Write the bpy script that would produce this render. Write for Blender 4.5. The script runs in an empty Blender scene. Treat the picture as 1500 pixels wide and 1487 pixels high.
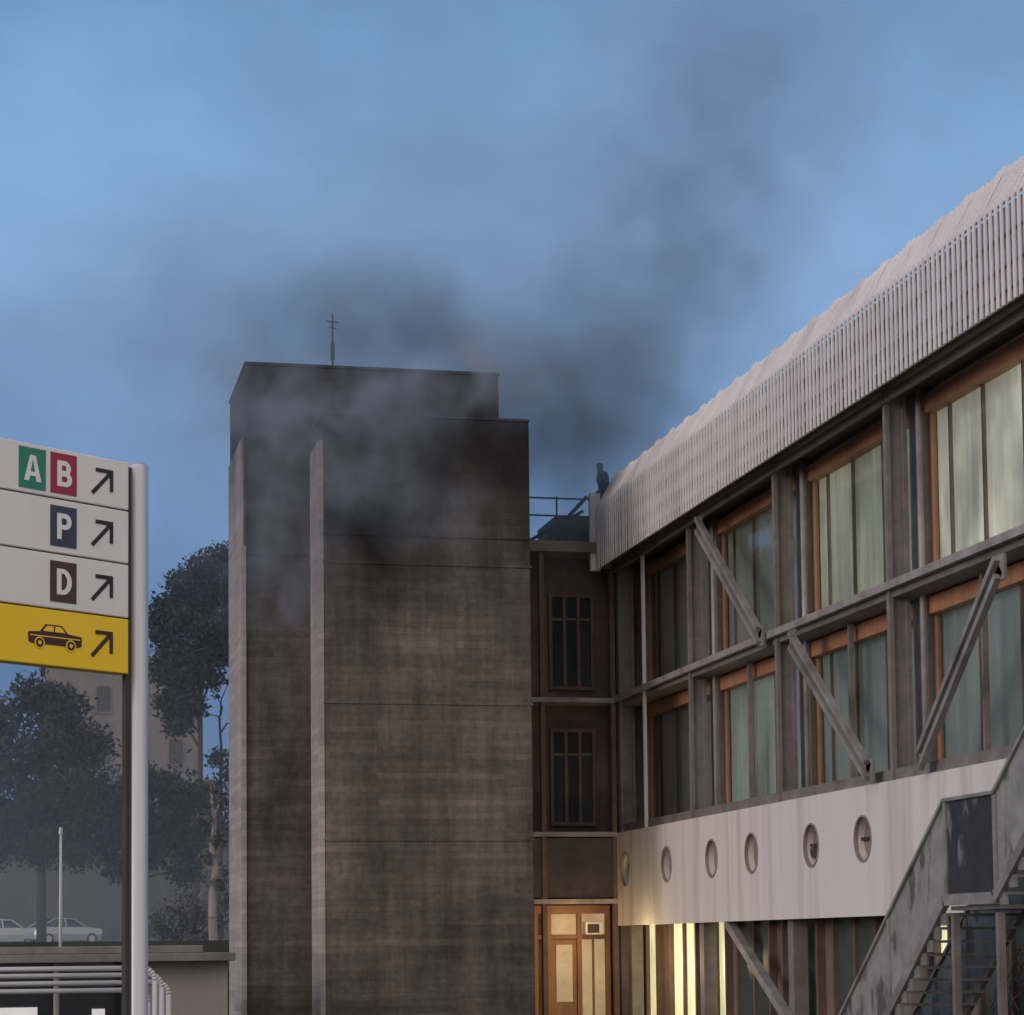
import bpy, math, random
from mathutils import Vector, Matrix
random.seed(7)
S=bpy.context.scene
COL=S.collection
S.view_settings.view_transform='Standard'
S.view_settings.look='None'
S.view_settings.exposure=0
EYE=2.4

# ---------------------------------------------------------------- helpers
class MB:
    def __init__(s): s.v=[];s.f=[];s.m=[]
    def add(s,vs,fs,mi=0):
        o=len(s.v); s.v+= [tuple(v) for v in vs]
        for f in fs: s.f.append([i+o for i in f]); s.m.append(mi)
    def box(s,x0,x1,y0,y1,z0,z1,mi=0):
        s.add([(x0,y0,z0),(x1,y0,z0),(x1,y1,z0),(x0,y1,z0),(x0,y0,z1),(x1,y0,z1),(x1,y1,z1),(x0,y1,z1)],
              [(0,3,2,1),(4,5,6,7),(0,1,5,4),(1,2,6,5),(2,3,7,6),(3,0,4,7)],mi)
    def beam(s,p,q,w,h,mi=0,up=(0,0,1)):
        p=Vector(p);q=Vector(q);d=(q-p).normalized();u=Vector(up)
        a=d.cross(u)
        if a.length<1e-4: a=d.cross(Vector((0,1,0)))
        a.normalize(); b=a.cross(d).normalized()
        vs=[]
        for c in (p,q):
            for sx,sy in ((-1,-1),(1,-1),(1,1),(-1,1)):
                vs.append(c+a*sx*w/2+b*sy*h/2)
        s.add(vs,[(0,1,2,3),(7,6,5,4),(0,4,5,1),(1,5,6,2),(2,6,7,3),(3,7,4,0)],mi)
    def cyl(s,p,q,r0,r1=None,n=10,mi=0,cap=True):
        if r1 is None:r1=r0
        p=Vector(p);q=Vector(q);d=(q-p).normalized()
        a=d.cross(Vector((0,0,1)))
        if a.length<1e-3:a=Vector((1,0,0))
        a.normalize();b=d.cross(a).normalized()
        vs=[]
        for c,r in((p,r0),(q,r1)):
            for i in range(n):
                t=2*math.pi*i/n; vs.append(c+a*math.cos(t)*r+b*math.sin(t)*r)
        fs=[(i,(i+1)%n,n+(i+1)%n,n+i) for i in range(n)]
        if cap: fs+= [tuple(range(n-1,-1,-1)),tuple(range(n,2*n))]
        s.add(vs,fs,mi)
    def prism(s,pts,fn,d0,d1,mi=0):
        n=len(pts)
        vs=[fn(a,b,d0) for a,b in pts]+[fn(a,b,d1) for a,b in pts]
        fs=[tuple(range(n-1,-1,-1)),tuple(range(n,2*n))]+[(i,(i+1)%n,n+(i+1)%n,n+i) for i in range(n)]
        s.add(vs,fs,mi)
    def obj(s,name,mats,parent=None,smooth=False,bevel=0,M=None,loc=None):
        me=bpy.data.meshes.new(name); me.from_pydata(s.v,[],s.f)
        for m in (mats if isinstance(mats,(list,tuple)) else [mats]): me.materials.append(m)
        me.polygons.foreach_set('material_index',s.m)
        if M is not None: me.transform(M)
        me.update()
        import bmesh
        bm=bmesh.new();bm.from_mesh(me);bmesh.ops.recalc_face_normals(bm,faces=bm.faces);bm.to_mesh(me);bm.free()
        if smooth:
            for p in me.polygons:p.use_smooth=True
        o=bpy.data.objects.new(name,me);COL.objects.link(o)
        if parent: attach(o,parent)
        if bevel:
            b=o.modifiers.new('b','BEVEL');b.width=bevel;b.segments=2;b.limit_method='ANGLE'
        return o
LOC={}
def attach(o,parent):
    o.parent=parent
    l=LOC.get(parent.name,Vector((0,0,0)))
    o.matrix_parent_inverse=Matrix.Translation(-l)
    LOC[o.name]=Vector((0,0,0)) if o.type=='MESH' else Vector(o.location)
def bx1(name,m,par,*a,**k):
    b=MB();b.box(*a);return b.obj(name,m,par,**k)
def thing(name,loc,label,cat,group=None):
    e=bpy.data.objects.new(name,None);e.location=loc;e.empty_display_size=.3;COL.objects.link(e)
    LOC[e.name]=Vector(loc);e['label']=label;e['category']=cat
    if group:e['group']=group
    return e
def tag(o,label,cat,group=None):
    o['label']=label;o['category']=cat
    if group:o['group']=group

class NT:
    def __init__(s,m): s.t=m if hasattr(m,'links') else m.node_tree; s.n=s.t.nodes; s.l=s.t.links
    def new(s,typ,**k):
        n=s.n.new(typ)
        for a,b in k.items(): setattr(n,a,b)
        return n
    def ln(s,a,b): s.l.new(a,b)
def newmat(name):
    m=bpy.data.materials.new(name);m.use_nodes=True
    for n in list(m.node_tree.nodes):
        if n.type!='OUTPUT_MATERIAL' : m.node_tree.nodes.remove(n)
    return m
def out(m): return [n for n in m.node_tree.nodes if n.type=='OUTPUT_MATERIAL'][0]
def mat(name,col,rough=.7,metal=0,var=.18,scale=2.0,stretch=(1,1,1),bump=.15,stain=None,stain_amt=.4,stain_scale=.5,edge=(.48,.72),emis=None,estr=0,evar=0):
    m=newmat(name);T=NT(m)
    tc=T.new('ShaderNodeTexCoord');mp=T.new('ShaderNodeMapping');mp.inputs['Scale'].default_value=stretch
    T.ln(tc.outputs['Object'],mp.inputs[0])
    n1=T.new('ShaderNodeTexNoise');n1.inputs['Scale'].default_value=scale;n1.inputs['Detail'].default_value=8;n1.inputs['Roughness'].default_value=.65
    T.ln(mp.outputs[0],n1.inputs['Vector'])
    mr=T.new('ShaderNodeMapRange');mr.inputs[1].default_value=.3;mr.inputs[2].default_value=.7
    T.ln(n1.outputs['Fac'],mr.inputs[0])
    mx=T.new('ShaderNodeMix',data_type='RGBA');mx.inputs[6].default_value=(*[c*(1-var) for c in col],1);mx.inputs[7].default_value=(*[min(1,c*(1+var)) for c in col],1)
    T.ln(mr.outputs[0],mx.inputs[0]);c=mx.outputs[2]
    if stain:
        n2=T.new('ShaderNodeTexNoise');n2.inputs['Scale'].default_value=stain_scale;n2.inputs['Detail'].default_value=6
        mp2=T.new('ShaderNodeMapping');mp2.inputs['Scale'].default_value=(stretch[0],stretch[1],stretch[2]*.5)
        mp2.inputs['Location'].default_value=(3,7,1)
        T.ln(tc.outputs['Object'],mp2.inputs[0]);T.ln(mp2.outputs[0],n2.inputs['Vector'])
        m2=T.new('ShaderNodeMapRange');m2.inputs[1].default_value=edge[0];m2.inputs[2].default_value=edge[1];m2.inputs[4].default_value=stain_amt
        T.ln(n2.outputs['Fac'],m2.inputs[0])
        x2=T.new('ShaderNodeMix',data_type='RGBA');x2.inputs[7].default_value=(*stain,1)
        T.ln(m2.outputs[0],x2.inputs[0]);T.ln(c,x2.inputs[6]);c=x2.outputs[2]
    b=T.new('ShaderNodeBsdfPrincipled');b.inputs['Roughness'].default_value=rough;b.inputs['Metallic'].default_value=metal
    T.ln(c,b.inputs['Base Color'])
    if emis:
        b.inputs['Emission Color'].default_value=(*emis,1);b.inputs['Emission Strength'].default_value=estr
        if evar:
            me_=T.new('ShaderNodeMapRange');me_.inputs[1].default_value=.35;me_.inputs[2].default_value=.65;me_.inputs[3].default_value=estr*(1-evar);me_.inputs[4].default_value=estr
            T.ln(n1.outputs['Fac'],me_.inputs[0]);T.ln(me_.outputs[0],b.inputs['Emission Strength'])
    if bump:
        bp=T.new('ShaderNodeBump');bp.inputs['Strength'].default_value=bump;bp.inputs['Distance'].default_value=.02
        T.ln(n1.outputs['Fac'],bp.inputs['Height']);T.ln(bp.outputs[0],b.inputs['Normal'])
    T.ln(b.outputs[0],out(m).inputs[0])
    return m
def glassmat(name,tint=(.75,.85,.85),refl=.12,rough=.06):
    m=newmat(name);T=NT(m)
    tr=T.new('ShaderNodeBsdfTransparent');tr.inputs[0].default_value=(*tint,1)
    gl=T.new('ShaderNodeBsdfGlossy');gl.inputs['Roughness'].default_value=rough
    lw=T.new('ShaderNodeLayerWeight');lw.inputs[0].default_value=.25
    ma=T.new('ShaderNodeMath',operation='MULTIPLY_ADD');ma.inputs[1].default_value=.4;ma.inputs[2].default_value=refl
    T.ln(lw.outputs['Fresnel'],ma.inputs[0]);mx=T.new('ShaderNodeMixShader')
    T.ln(ma.outputs[0],mx.inputs[0]);T.ln(tr.outputs[0],mx.inputs[1]);T.ln(gl.outputs[0],mx.inputs[2]);T.ln(mx.outputs[0],out(m).inputs[0])
    return m
def concrete(name,base,soot0,soot1,sootmax=.95,k=1.0):
    m=newmat(name);T=NT(m)
    tc=T.new('ShaderNodeTexCoord');sp=T.new('ShaderNodeSeparateXYZ');T.ln(tc.outputs['Object'],sp.inputs[0])
    ad=T.new('ShaderNodeMath',operation='ADD');T.ln(sp.outputs[0],ad.inputs[0]);T.ln(sp.outputs[1],ad.inputs[1])
    cb=T.new('ShaderNodeCombineXYZ');T.ln(ad.outputs[0],cb.inputs[0]);T.ln(sp.outputs[2],cb.inputs[1])
    br=T.new('ShaderNodeTexBrick');br.offset=.37;br.inputs['Scale'].default_value=1;br.inputs['Mortar Size'].default_value=.008
    br.inputs['Brick Width'].default_value=2.9;br.inputs['Row Height'].default_value=.15;br.inputs['Mortar Smooth'].default_value=1.0
    b0=[c*.84 for c in base];b1=[c*1.14 for c in base]
    br.inputs['Color1'].default_value=(*b0,1);br.inputs['Color2'].default_value=(*b1,1);br.inputs['Mortar'].default_value=(*[c*.70 for c in base],1)
    nw=T.new('ShaderNodeTexNoise');nw.inputs['Scale'].default_value=1.2;nw.inputs['Detail'].default_value=3;T.ln(tc.outputs['Object'],nw.inputs['Vector'])
    vm=T.new('ShaderNodeVectorMath',operation='SCALE');vm.inputs['Scale'].default_value=.06;T.ln(nw.outputs['Color'],vm.inputs[0])
    va=T.new('ShaderNodeVectorMath',operation='ADD');T.ln(cb.outputs[0],va.inputs[0]);T.ln(vm.outputs[0],va.inputs[1]);T.ln(va.outputs[0],br.inputs['Vector'])
    def noise(scale,st,det=8,loc=(0,0,0)):
        mp=T.new('ShaderNodeMapping');mp.inputs['Scale'].default_value=st;mp.inputs['Location'].default_value=loc;T.ln(tc.outputs['Object'],mp.inputs[0])
        n=T.new('ShaderNodeTexNoise');n.inputs['Scale'].default_value=scale;n.inputs['Detail'].default_value=det;n.inputs['Roughness'].default_value=.66
        T.ln(mp.outputs[0],n.inputs['Vector']);return n.outputs['Fac']
    def mul(c,f,lo,hi,a=.3,b=.7):
        lo=1-(1-lo)*k;hi=1+(hi-1)*k
        mr=T.new('ShaderNodeMapRange');mr.inputs[1].default_value=a;mr.inputs[2].default_value=b;mr.inputs[3].default_value=lo;mr.inputs[4].default_value=hi
        T.ln(f,mr.inputs[0]);x=T.new('ShaderNodeVectorMath',operation='SCALE');T.ln(c,x.inputs[0]);T.ln(mr.outputs[0],x.inputs['Scale']);return x.outputs[0]
    c=br.outputs['Color']
    streak=noise(1.0,(1.6,1.6,.13))
    fstreak=noise(1.0,(6,6,.5),5,(2,2,2))
    hor=noise(1.0,(.35,.35,3.4),5,(4,2,0))
    blot=noise(.36,(1,1,.8),8,(9,1,2))
    fine=noise(6,(1,1,1),8)
    c=mul(c,streak,.60,1.32);c=mul(c,fstreak,.86,1.12);c=mul(c,hor,.82,1.16);c=mul(c,blot,.45,1.45);c=mul(c,fine,.76,1.22)
    nz=T.new('ShaderNodeMath',operation='MULTIPLY_ADD');nz.inputs[1].default_value=8;T.ln(noise(.42,(1,1,.5),8,(1,5,3)),nz.inputs[0]);T.ln(sp.outputs[2],nz.inputs[2])
    mr=T.new('ShaderNodeMapRange',interpolation_type='SMOOTHSTEP');mr.inputs[1].default_value=soot0+4;mr.inputs[2].default_value=soot1+4;mr.inputs[4].default_value=sootmax
    T.ln(nz.outputs[0],mr.inputs[0])
    mx=T.new('ShaderNodeMix',data_type='RGBA');T.ln(mr.outputs[0],mx.inputs[0]);T.ln(c,mx.inputs[6])
    rg=T.new('ShaderNodeRGB');rg.outputs[0].default_value=(.018,.018,.020,1)
    T.ln(mul(rg.outputs[0],blot,.5,2.2),mx.inputs[7])
    b=T.new('ShaderNodeBsdfPrincipled');b.inputs['Roughness'].default_value=.92;b.inputs['Specular IOR Level'].default_value=.2
    T.ln(mx.outputs[2],b.inputs['Base Color'])
    bp=T.new('ShaderNodeBump');bp.inputs['Strength'].default_value=.35*k;bp.inputs['Distance'].default_value=.04;T.ln(fine,bp.inputs['Height'])
    T.ln(bp.outputs[0],b.inputs['Normal']);T.ln(b.outputs[0],out(m).inputs[0])
    return m
def curtainmat(name,col,strength,seed,lo=.4):
    m=newmat(name);T=NT(m)
    tc=T.new('ShaderNodeTexCoord');mp=T.new('ShaderNodeMapping');mp.inputs['Location'].default_value=(seed*3.1,seed*5.7,seed);mp.inputs['Scale'].default_value=(1,1,.6)
    T.ln(tc.outputs['Object'],mp.inputs[0])
    n=T.new('ShaderNodeTexNoise');n.inputs['Scale'].default_value=.7;n.inputs['Detail'].default_value=3;T.ln(mp.outputs[0],n.inputs['Vector'])
    mr=T.new('ShaderNodeMapRange',interpolation_type='SMOOTHSTEP');mr.inputs[1].default_value=.35;mr.inputs[2].default_value=.68;mr.inputs[3].default_value=lo;mr.inputs[4].default_value=1
    T.ln(n.outputs['Fac'],mr.inputs[0])
    mp2=T.new('ShaderNodeMapping');mp2.inputs['Scale'].default_value=(5,5,.15);T.ln(tc.outputs['Object'],mp2.inputs[0])
    n2=T.new('ShaderNodeTexNoise');n2.inputs['Scale'].default_value=1.6;n2.inputs['Detail'].default_value=4;T.ln(mp2.outputs[0],n2.inputs['Vector'])
    mr2=T.new('ShaderNodeMapRange');mr2.inputs[1].default_value=.35;mr2.inputs[2].default_value=.65;mr2.inputs[3].default_value=.7;mr2.inputs[4].default_value=1.12
    T.ln(n2.outputs['Fac'],mr2.inputs[0])
    ml=T.new('ShaderNodeMath',operation='MULTIPLY');T.ln(mr.outputs[0],ml.inputs[0]);T.ln(mr2.outputs[0],ml.inputs[1])
    ml2=T.new('ShaderNodeMath',operation='MULTIPLY');ml2.inputs[1].default_value=strength;T.ln(ml.outputs[0],ml2.inputs[0])
    b=T.new('ShaderNodeBsdfPrincipled');b.inputs['Base Color'].default_value=(.45,.46,.46,1);b.inputs['Roughness'].default_value=.9
    b.inputs['Emission Color'].default_value=(*col,1);T.ln(ml2.outputs[0],b.inputs['Emission Strength']);T.ln(b.outputs[0],out(m).inputs[0])
    return m

# ---------------------------------------------------------------- materials
M_conc=concrete('board_marked_concrete',(.140,.124,.108),8.8,13.6)
M_conc2=concrete('smooth_concrete',(.110,.098,.090),9.9,14.6,.93)
M_conc3=concrete('side_lit_concrete',(.38,.345,.335),12.0,16.5,.8,k=.35)  # tower concrete lightened: sky light from the left put into the colour
M_steel=mat('weathered_steel_paint',(.21,.19,.185),.6,var=.25,scale=3,stain=(.09,.07,.06),stain_amt=.6,stain_scale=1.2)
M_steel_light=mat('pale_steel_paint',(.34,.31,.30),.5,var=.2,scale=3,stain=(.10,.07,.06),stain_amt=.6,stain_scale=1.5)
M_white=mat('white_panel_paint',(.74,.705,.68),.6,var=.05,scale=1.2,stretch=(2,2,.2),bump=.05,stain=(.33,.28,.25),stain_amt=.5,stain_scale=1.0)
M_screen=mat('white_louvre_metal',(.80,.765,.77),.5,var=.10,scale=.9,stretch=(1,1.0,.5),bump=.0,stain=(.45,.41,.45),stain_amt=.5,stain_scale=.9)
M_screen_back=mat('louvre_backing',(.30,.27,.29),.7,var=.2,scale=.8,stretch=(1,1,3))
M_sheet=mat('translucent_roof_sheet',(.64,.60,.62),.5,var=.12,scale=.7,stretch=(1,1,1),bump=0,stain=(.36,.33,.36),stain_amt=.6,stain_scale=.6)
M_wood=mat('orange_wood',(.44,.22,.12),.6,var=.2,scale=4,stretch=(1,1,.3),stain=(.16,.09,.06),stain_amt=.6)
M_wood_brown=mat('brown_wood',(.26,.18,.14),.65,var=.25,scale=4,stretch=(1,1,.3),stain=(.11,.08,.06),stain_amt=.6)
M_wood_dark=mat('dark_red_wood',(.15,.095,.082),.7,var=.25,scale=3)
M_dark=mat('dark_interior',(.05,.045,.045),.8)
M_reddark=mat('sooty_red_render',(.18,.13,.12),.9,var=.35,scale=1.0,stain=(.05,.04,.04),stain_amt=.7)
M_roof=mat('roof_felt',(.07,.07,.075),.95)
M_canopy=mat('canopy_edge',(.17,.165,.17),.9,var=.3,stain=(.07,.07,.07),stain_amt=.5)
M_glass=glassmat('window_glass',(.86,.90,.90),.08,.12)
M_glass_dark=mat('dark_glass',(.03,.04,.05),.12,bump=0,var=.1)
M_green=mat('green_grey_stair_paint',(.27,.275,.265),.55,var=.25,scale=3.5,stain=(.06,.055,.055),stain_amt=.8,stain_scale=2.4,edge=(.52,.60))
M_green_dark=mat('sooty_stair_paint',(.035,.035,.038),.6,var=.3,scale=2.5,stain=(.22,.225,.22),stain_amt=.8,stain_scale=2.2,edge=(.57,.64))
M_green_light=mat('pale_green_grey_paint',(.27,.265,.26),.5,var=.25,scale=3,stain=(.08,.07,.06),stain_amt=.6,stain_scale=1.4)
M_wire=mat('rusty_wire',(.09,.085,.08),.7,metal=.2,bump=0,var=.6,scale=1)
M_tread=mat('stair_tread_steel',(.20,.20,.195),.6,var=.3,scale=3)
M_alu=mat('brushed_aluminium',(.52,.53,.57),.35,metal=.4,var=.05,scale=20,stretch=(1,1,.05),bump=.02)
M_signwhite=mat('sign_white',(.84,.815,.81),.4,var=.03,scale=3,bump=.0,stain=(.68,.65,.64),stain_amt=.3,stain_scale=2)
M_yellow=mat('sign_yellow',(1.0,.66,.004),.4,var=.03,scale=3,bump=0,stain=(.9,.5,.005),stain_amt=.3)
M_signgreen=mat('sign_green',(.02,.24,.155),.45,bump=0,var=.05)
M_signred=mat('sign_crimson',(.36,.012,.065),.45,bump=0,var=.05)
M_signblue=mat('sign_slate_blue',(.035,.05,.09),.45,bump=0,var=.25,scale=12)
M_signbrown=mat('sign_brown',(.07,.027,.018),.45,bump=0,var=.25,scale=12)
M_black=mat('sign_black',(.012,.010,.010),.5,bump=0)
M_maroon=mat('sign_dark_brown',(.05,.012,.008),.5,bump=0)
M_letter=mat('sign_letter_white',(.85,.85,.85),.5,bump=0,var=.02)
M_bark=mat('bark',(.05,.045,.04),.95,scale=5,stretch=(1,1,.3))
M_bark_pale=mat('pale_bark',(.30,.25,.21),.95,scale=5,stretch=(1,1,.3))
M_leaf=mat('dark_foliage',(.016,.022,.020),.9,var=.5,scale=1.5,bump=0)
M_leaf2=mat('grey_foliage',(.03,.035,.035),.9,var=.5,scale=1.5,bump=0)
M_leaf3=mat('pale_dusty_foliage',(.085,.085,.075),.9,var=.4,scale=1.5,bump=0)
M_plaster=mat('grey_plaster',(.19,.175,.17),.95,var=.15,scale=.5,stain=(.08,.075,.075),stain_amt=.6,stain_scale=.4)
M_pavwall=mat('pale_pavilion_plaster',(.30,.28,.275),.95,var=.15,scale=.8,stain=(.14,.13,.13),stain_amt=.5,stain_scale=.7)
M_stone=mat('retaining_stone',(.085,.085,.085),.95,var=.3,scale=.7,stain=(.035,.037,.035),stain_amt=.6,stain_scale=.3)
M_asphalt=mat('asphalt',(.05,.05,.052),.9,scale=30)
M_hill=mat('scrub_hill',(.05,.055,.05),.95,var=.4,scale=.3)
M_litglass=mat('lit_glass',(.6,.6,.5),.4,bump=0,var=.2,scale=1.2,stretch=(4,4,.6),emis=(1,.95,.52),estr=.85,evar=.5)
M_litwarm=mat('warm_lit_glass',(.4,.28,.18),.4,bump=0,var=.15,scale=1.0,emis=(1,.76,.40),estr=.32,evar=.45)
M_litwhite=mat('white_lit_panel',(.8,.8,.8),.4,bump=0,emis=(.95,.97,1),estr=.35)
M_tube=mat('white_painted_tube',(.50,.51,.53),.35,bump=0,var=.06)

# ---------------------------------------------------------------- ground and terrain
g=MB()
g.add([(-600,-200,0),(600,-200,0),(600,900,0),(-600,900,0)],[(0,1,2,3)])
o=g.obj('ground',M_asphalt);o['kind']='structure'
g=MB()
xs=[-260+i*20 for i in range(27)];ys=[141,150,165,190,230,300,420,600]
vs=[];fs=[]
g.box(-260,260,74,141,0.01,2.6)
for j,y in enumerate(ys):
    for x in xs:
        h=2.5+ (0 if j==0 else (7.0+ (y-150)*.035 + 3*math.sin(x*.03+j)+1.5*math.sin(x*.11)))*(1 if j else 0)
        if j in(1,2): h=min(h,7.4)
        vs.append((x,y,min(h,11)))
nx=len(xs)
for j in range(len(ys)-1):
    for i in range(nx-1): fs.append((j*nx+i,j*nx+i+1,(j+1)*nx+i+1,(j+1)*nx+i))
g.add(vs,fs)
o=g.obj('terrain',M_hill);o['kind']='structure'

# ---------------------------------------------------------------- stair tower
tw=thing('concrete_tower',(8.4,52,0),'tall board-marked concrete tower with soot-blackened top','tower')
bx1('rear_shaft',M_conc2,tw,5.23,11.3,52.1,56.0,0,EYE+13.6,bevel=.03)
bx1('front_shaft',M_conc,tw,6.77,11.55,50.0,52.098,0,EYE+12.0,bevel=.03)
for z,h in ((EYE+8.6,.05),(EYE+9.25,.04),(EYE+5.42,.06),(EYE+2.33,.06)):
    bx1('string_course',M_conc,tw,6.75,11.57,49.975,49.998,z,z+h)
bx1('coping',mat('sooty_coping',(.04,.038,.042),.9,var=.5,scale=1.5),tw,6.75,11.57,49.98,52.09,EYE+12.002,EYE+12.07,bevel=.02)
bx1('coping',mat('sooty_coping_dark',(.02,.02,.024),.9),tw,5.20,11.33,52.07,56.03,EYE+13.602,EYE+13.68,bevel=.02)
bx1('side_panel',M_conc3,tw,5.19,5.228,52.5,56.0,0,EYE+12.0)  # thin skin on the rear shaft, left-hand light painted as paler concrete
bx1('lit_corner_strip',M_conc3,tw,5.12,5.228,52.04,52.28,0,EYE+9.3)  # corner edge in the same lightened colour, painted as lit
bx1('side_panel',M_conc3,tw,6.66,6.768,49.99,51.5,0,EYE+11.4)  # front shaft's left face, its lit tone painted on
bx1('string_course',M_conc2,tw,5.26,6.60,52.07,52.098,EYE+12.2,EYE+12.25)
bx1('string_course',M_conc2,tw,5.26,6.60,52.06,52.098,EYE+9.1,EYE+9.16)

an=thing('roof_aerial',(7.5,53.6,EYE+13.68),'thin metal aerial mast with short crossbars on the tower roof','aerial')
b=MB(); b.cyl((7.5,53.6,EYE+13.6),(7.5,53.6,EYE+15.35),.030,.018,8); b.cyl((7.5,53.6,EYE+14.2),(7.5,53.6,EYE+14.65),.05,n=8); b.obj('mast',M_roof,an)
for zz,hl in((EYE+15.15,.15),(EYE+15.0,.09)):
    b=MB();b.cyl((7.5-hl,53.55,zz),(7.5+hl,53.65,zz),.014,n=6);b.obj('crossbar',M_roof,an)

# ---------------------------------------------------------------- link block
lk=thing('link_block',(13.2,57,0),'soot-stained red-brown link block with balconies and lit wooden door','building')
bx1('wall',M_reddark,lk,11.56,16.2,56.2,62,0,EYE+10.2)
for z in (EYE+6.1,EYE+2.68,EYE+.98): bx1('floor_slab',M_steel_light,lk,11.6,14.97,55.3,56.19,z,z+.12)
bx1('eaves_beam',M_wood_brown,lk,11.6,14.97,55.2,56.19,EYE+9.95,EYE+10.22)
bx1('balcony_panel',mat('dark_panel',(.07,.06,.062),.7,var=.4,scale=1.5),lk,11.6,14.9,55.36,55.42,EYE+1.14,EYE+2.65)
for x in (13.0,14.85): bx1('post',M_wood_dark,lk,x,x+.12,55.32,55.5,0,EYE+9.94)
def linkwindow(z0,z1,name='window',mt=M_wood_dark,gm=M_glass_dark,x0=13.42,x1=14.62):
    f=MB(); t=.09
    f.box(x0,x1,56.06,56.19,z1-t,z1);f.box(x0,x1,56.06,56.19,z0,z0+t)
    n=3
    for i in range(n+1):
        x=x0+(x1-x0-t)*i/n; f.box(x,x+t,56.06,56.188,z0+t,z1-t)
    f.box(x0+t,x1-t,56.08,56.18,z0+(z1-z0)*.72,z0+(z1-z0)*.72+.07)
    fo=f.obj(name,mt,lk)
    p=MB();p.box(x0+t,x1-t,56.12,56.16,z0+t,z1-t);p.obj('pane',gm,fo)
linkwindow(EYE+6.5,EYE+9.0)
linkwindow(EYE+3.0,EYE+5.5)
f=MB()
for x in (12.9,13.25,14.05,14.80): f.box(x,x+.12,55.98,56.19,0,EYE+.75)
f.box(12.9,14.92,55.97,56.18,EYE+.75,EYE+.95);f.box(12.9,14.92,55.99,56.17,EYE+.10,EYE+.2)
f.obj('door_frame',M_wood,lk)
f=MB(); f.box(13.38,14.04,56.04,56.09,.05,EYE+.09);do=f.obj('door',M_wood,lk)
f=MB(); f.box(13.50,13.92,56.0,56.03,.9,EYE-.05);f.obj('pane',M_litwarm,do)
f=MB(); f.cyl((13.95,56.0,1.05),(13.95,56.0,1.25),.015,n=8);f.obj('handle',M_steel_light,do)
for a in ((14.18,14.45,56.06,56.1,.2,EYE+.09),(14.51,14.79,56.06,56.1,.2,EYE+.09),(13.38,14.04,56.06,56.1,EYE+.21,EYE+.74),(14.18,14.79,56.05,56.1,EYE+.21,EYE+.74)): bx1('side_light',M_litwarm,lk,*a)
bx1('mullion',M_wood,lk,14.452,14.508,56.03,56.1,.2,EYE+.09)
ac=bx1('air_conditioner',M_white,lk,14.15,14.62,55.5,55.85,EYE+.20,EYE+.52,bevel=.02)
bx1('grille',M_dark,ac,14.2,14.5,55.48,55.498,EYE+.25,EYE+.47)
f=MB()
for z in(EYE+10.9,EYE+11.35): f.cyl((11.6,55.4,z),(14.5,55.4,z),.025,n=6)
for x in(11.7,12.6,13.5,14.4): f.cyl((x,55.4,EYE+10.2),(x,55.4,EYE+11.4),.025,n=6)
f.obj('roof_railing',M_roof,lk)
f=MB(); f.beam((13.3,55.8,EYE+10.3),(14.4,55.8,EYE+11.5),.1,.1); f.beam((12.9,56.2,EYE+10.35),(14.4,56.2,EYE+11.2),.08,.08);f.box(13.6,14.5,56.0,58,EYE+10.2,EYE+11.0);f.obj('roof_hatch',M_roof,lk)
bx1('roof_upstand',M_roof,lk,14.5,16.1,55.55,58,EYE+10.2,EYE+10.68)

# ---------------------------------------------------------------- office building
Y0,Y1=22.0,55.3
ob=thing('office_building',(17,38,0),'long two-storey office block with steel bracing, white louvre parapet and portholes','building')
bx1('wall',M_dark,ob,16.25,26,Y0,Y1,0,EYE+9.7)
bx1('roof',M_roof,ob,14.62,26,Y0,Y1,EYE+9.72,EYE+10.75)
bx1('floor_slab',M_steel,ob,15.05,16.24,Y0,Y1-.02,EYE+6.0,EYE+6.22); bx1('floor_slab',M_steel,ob,15.05,16.24,Y0,Y1-.02,EYE+2.55,EYE+2.76)
bx1('end_wall',M_reddark,ob,15.02,16.24,Y1-.02,56.19,0,EYE+9.7)
b=MB(); b.box(14.95,15.15,Y0,Y1,EYE+.42,EYE+2.77);band=b.obj('white_band',M_white,ob)
pys=[54.5,50.85,47.35,44.6,41.0,38.3,34.6,31.8,28.4,25.7]
c=MB()
for y in pys: c.cyl((14.8,y,EYE+1.82),(15.4,y,EYE+1.82),.40,n=32)
cut=c.obj('cutter',M_dark)
md=band.modifiers.new('b','BOOLEAN');md.object=cut;md.operation='DIFFERENCE';md.solver='EXACT'
dg=bpy.context.evaluated_depsgraph_get();nm=bpy.data.meshes.new_from_object(band.evaluated_get(dg))
band.modifiers.clear();band.data=nm;bpy.data.objects.remove(cut)
M_pp=mat('porthole_pane',(.20,.155,.145),.3,var=.5,scale=2.5)
M_ring=mat('porthole_rim',(.30,.24,.22),.6,var=.2)
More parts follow.
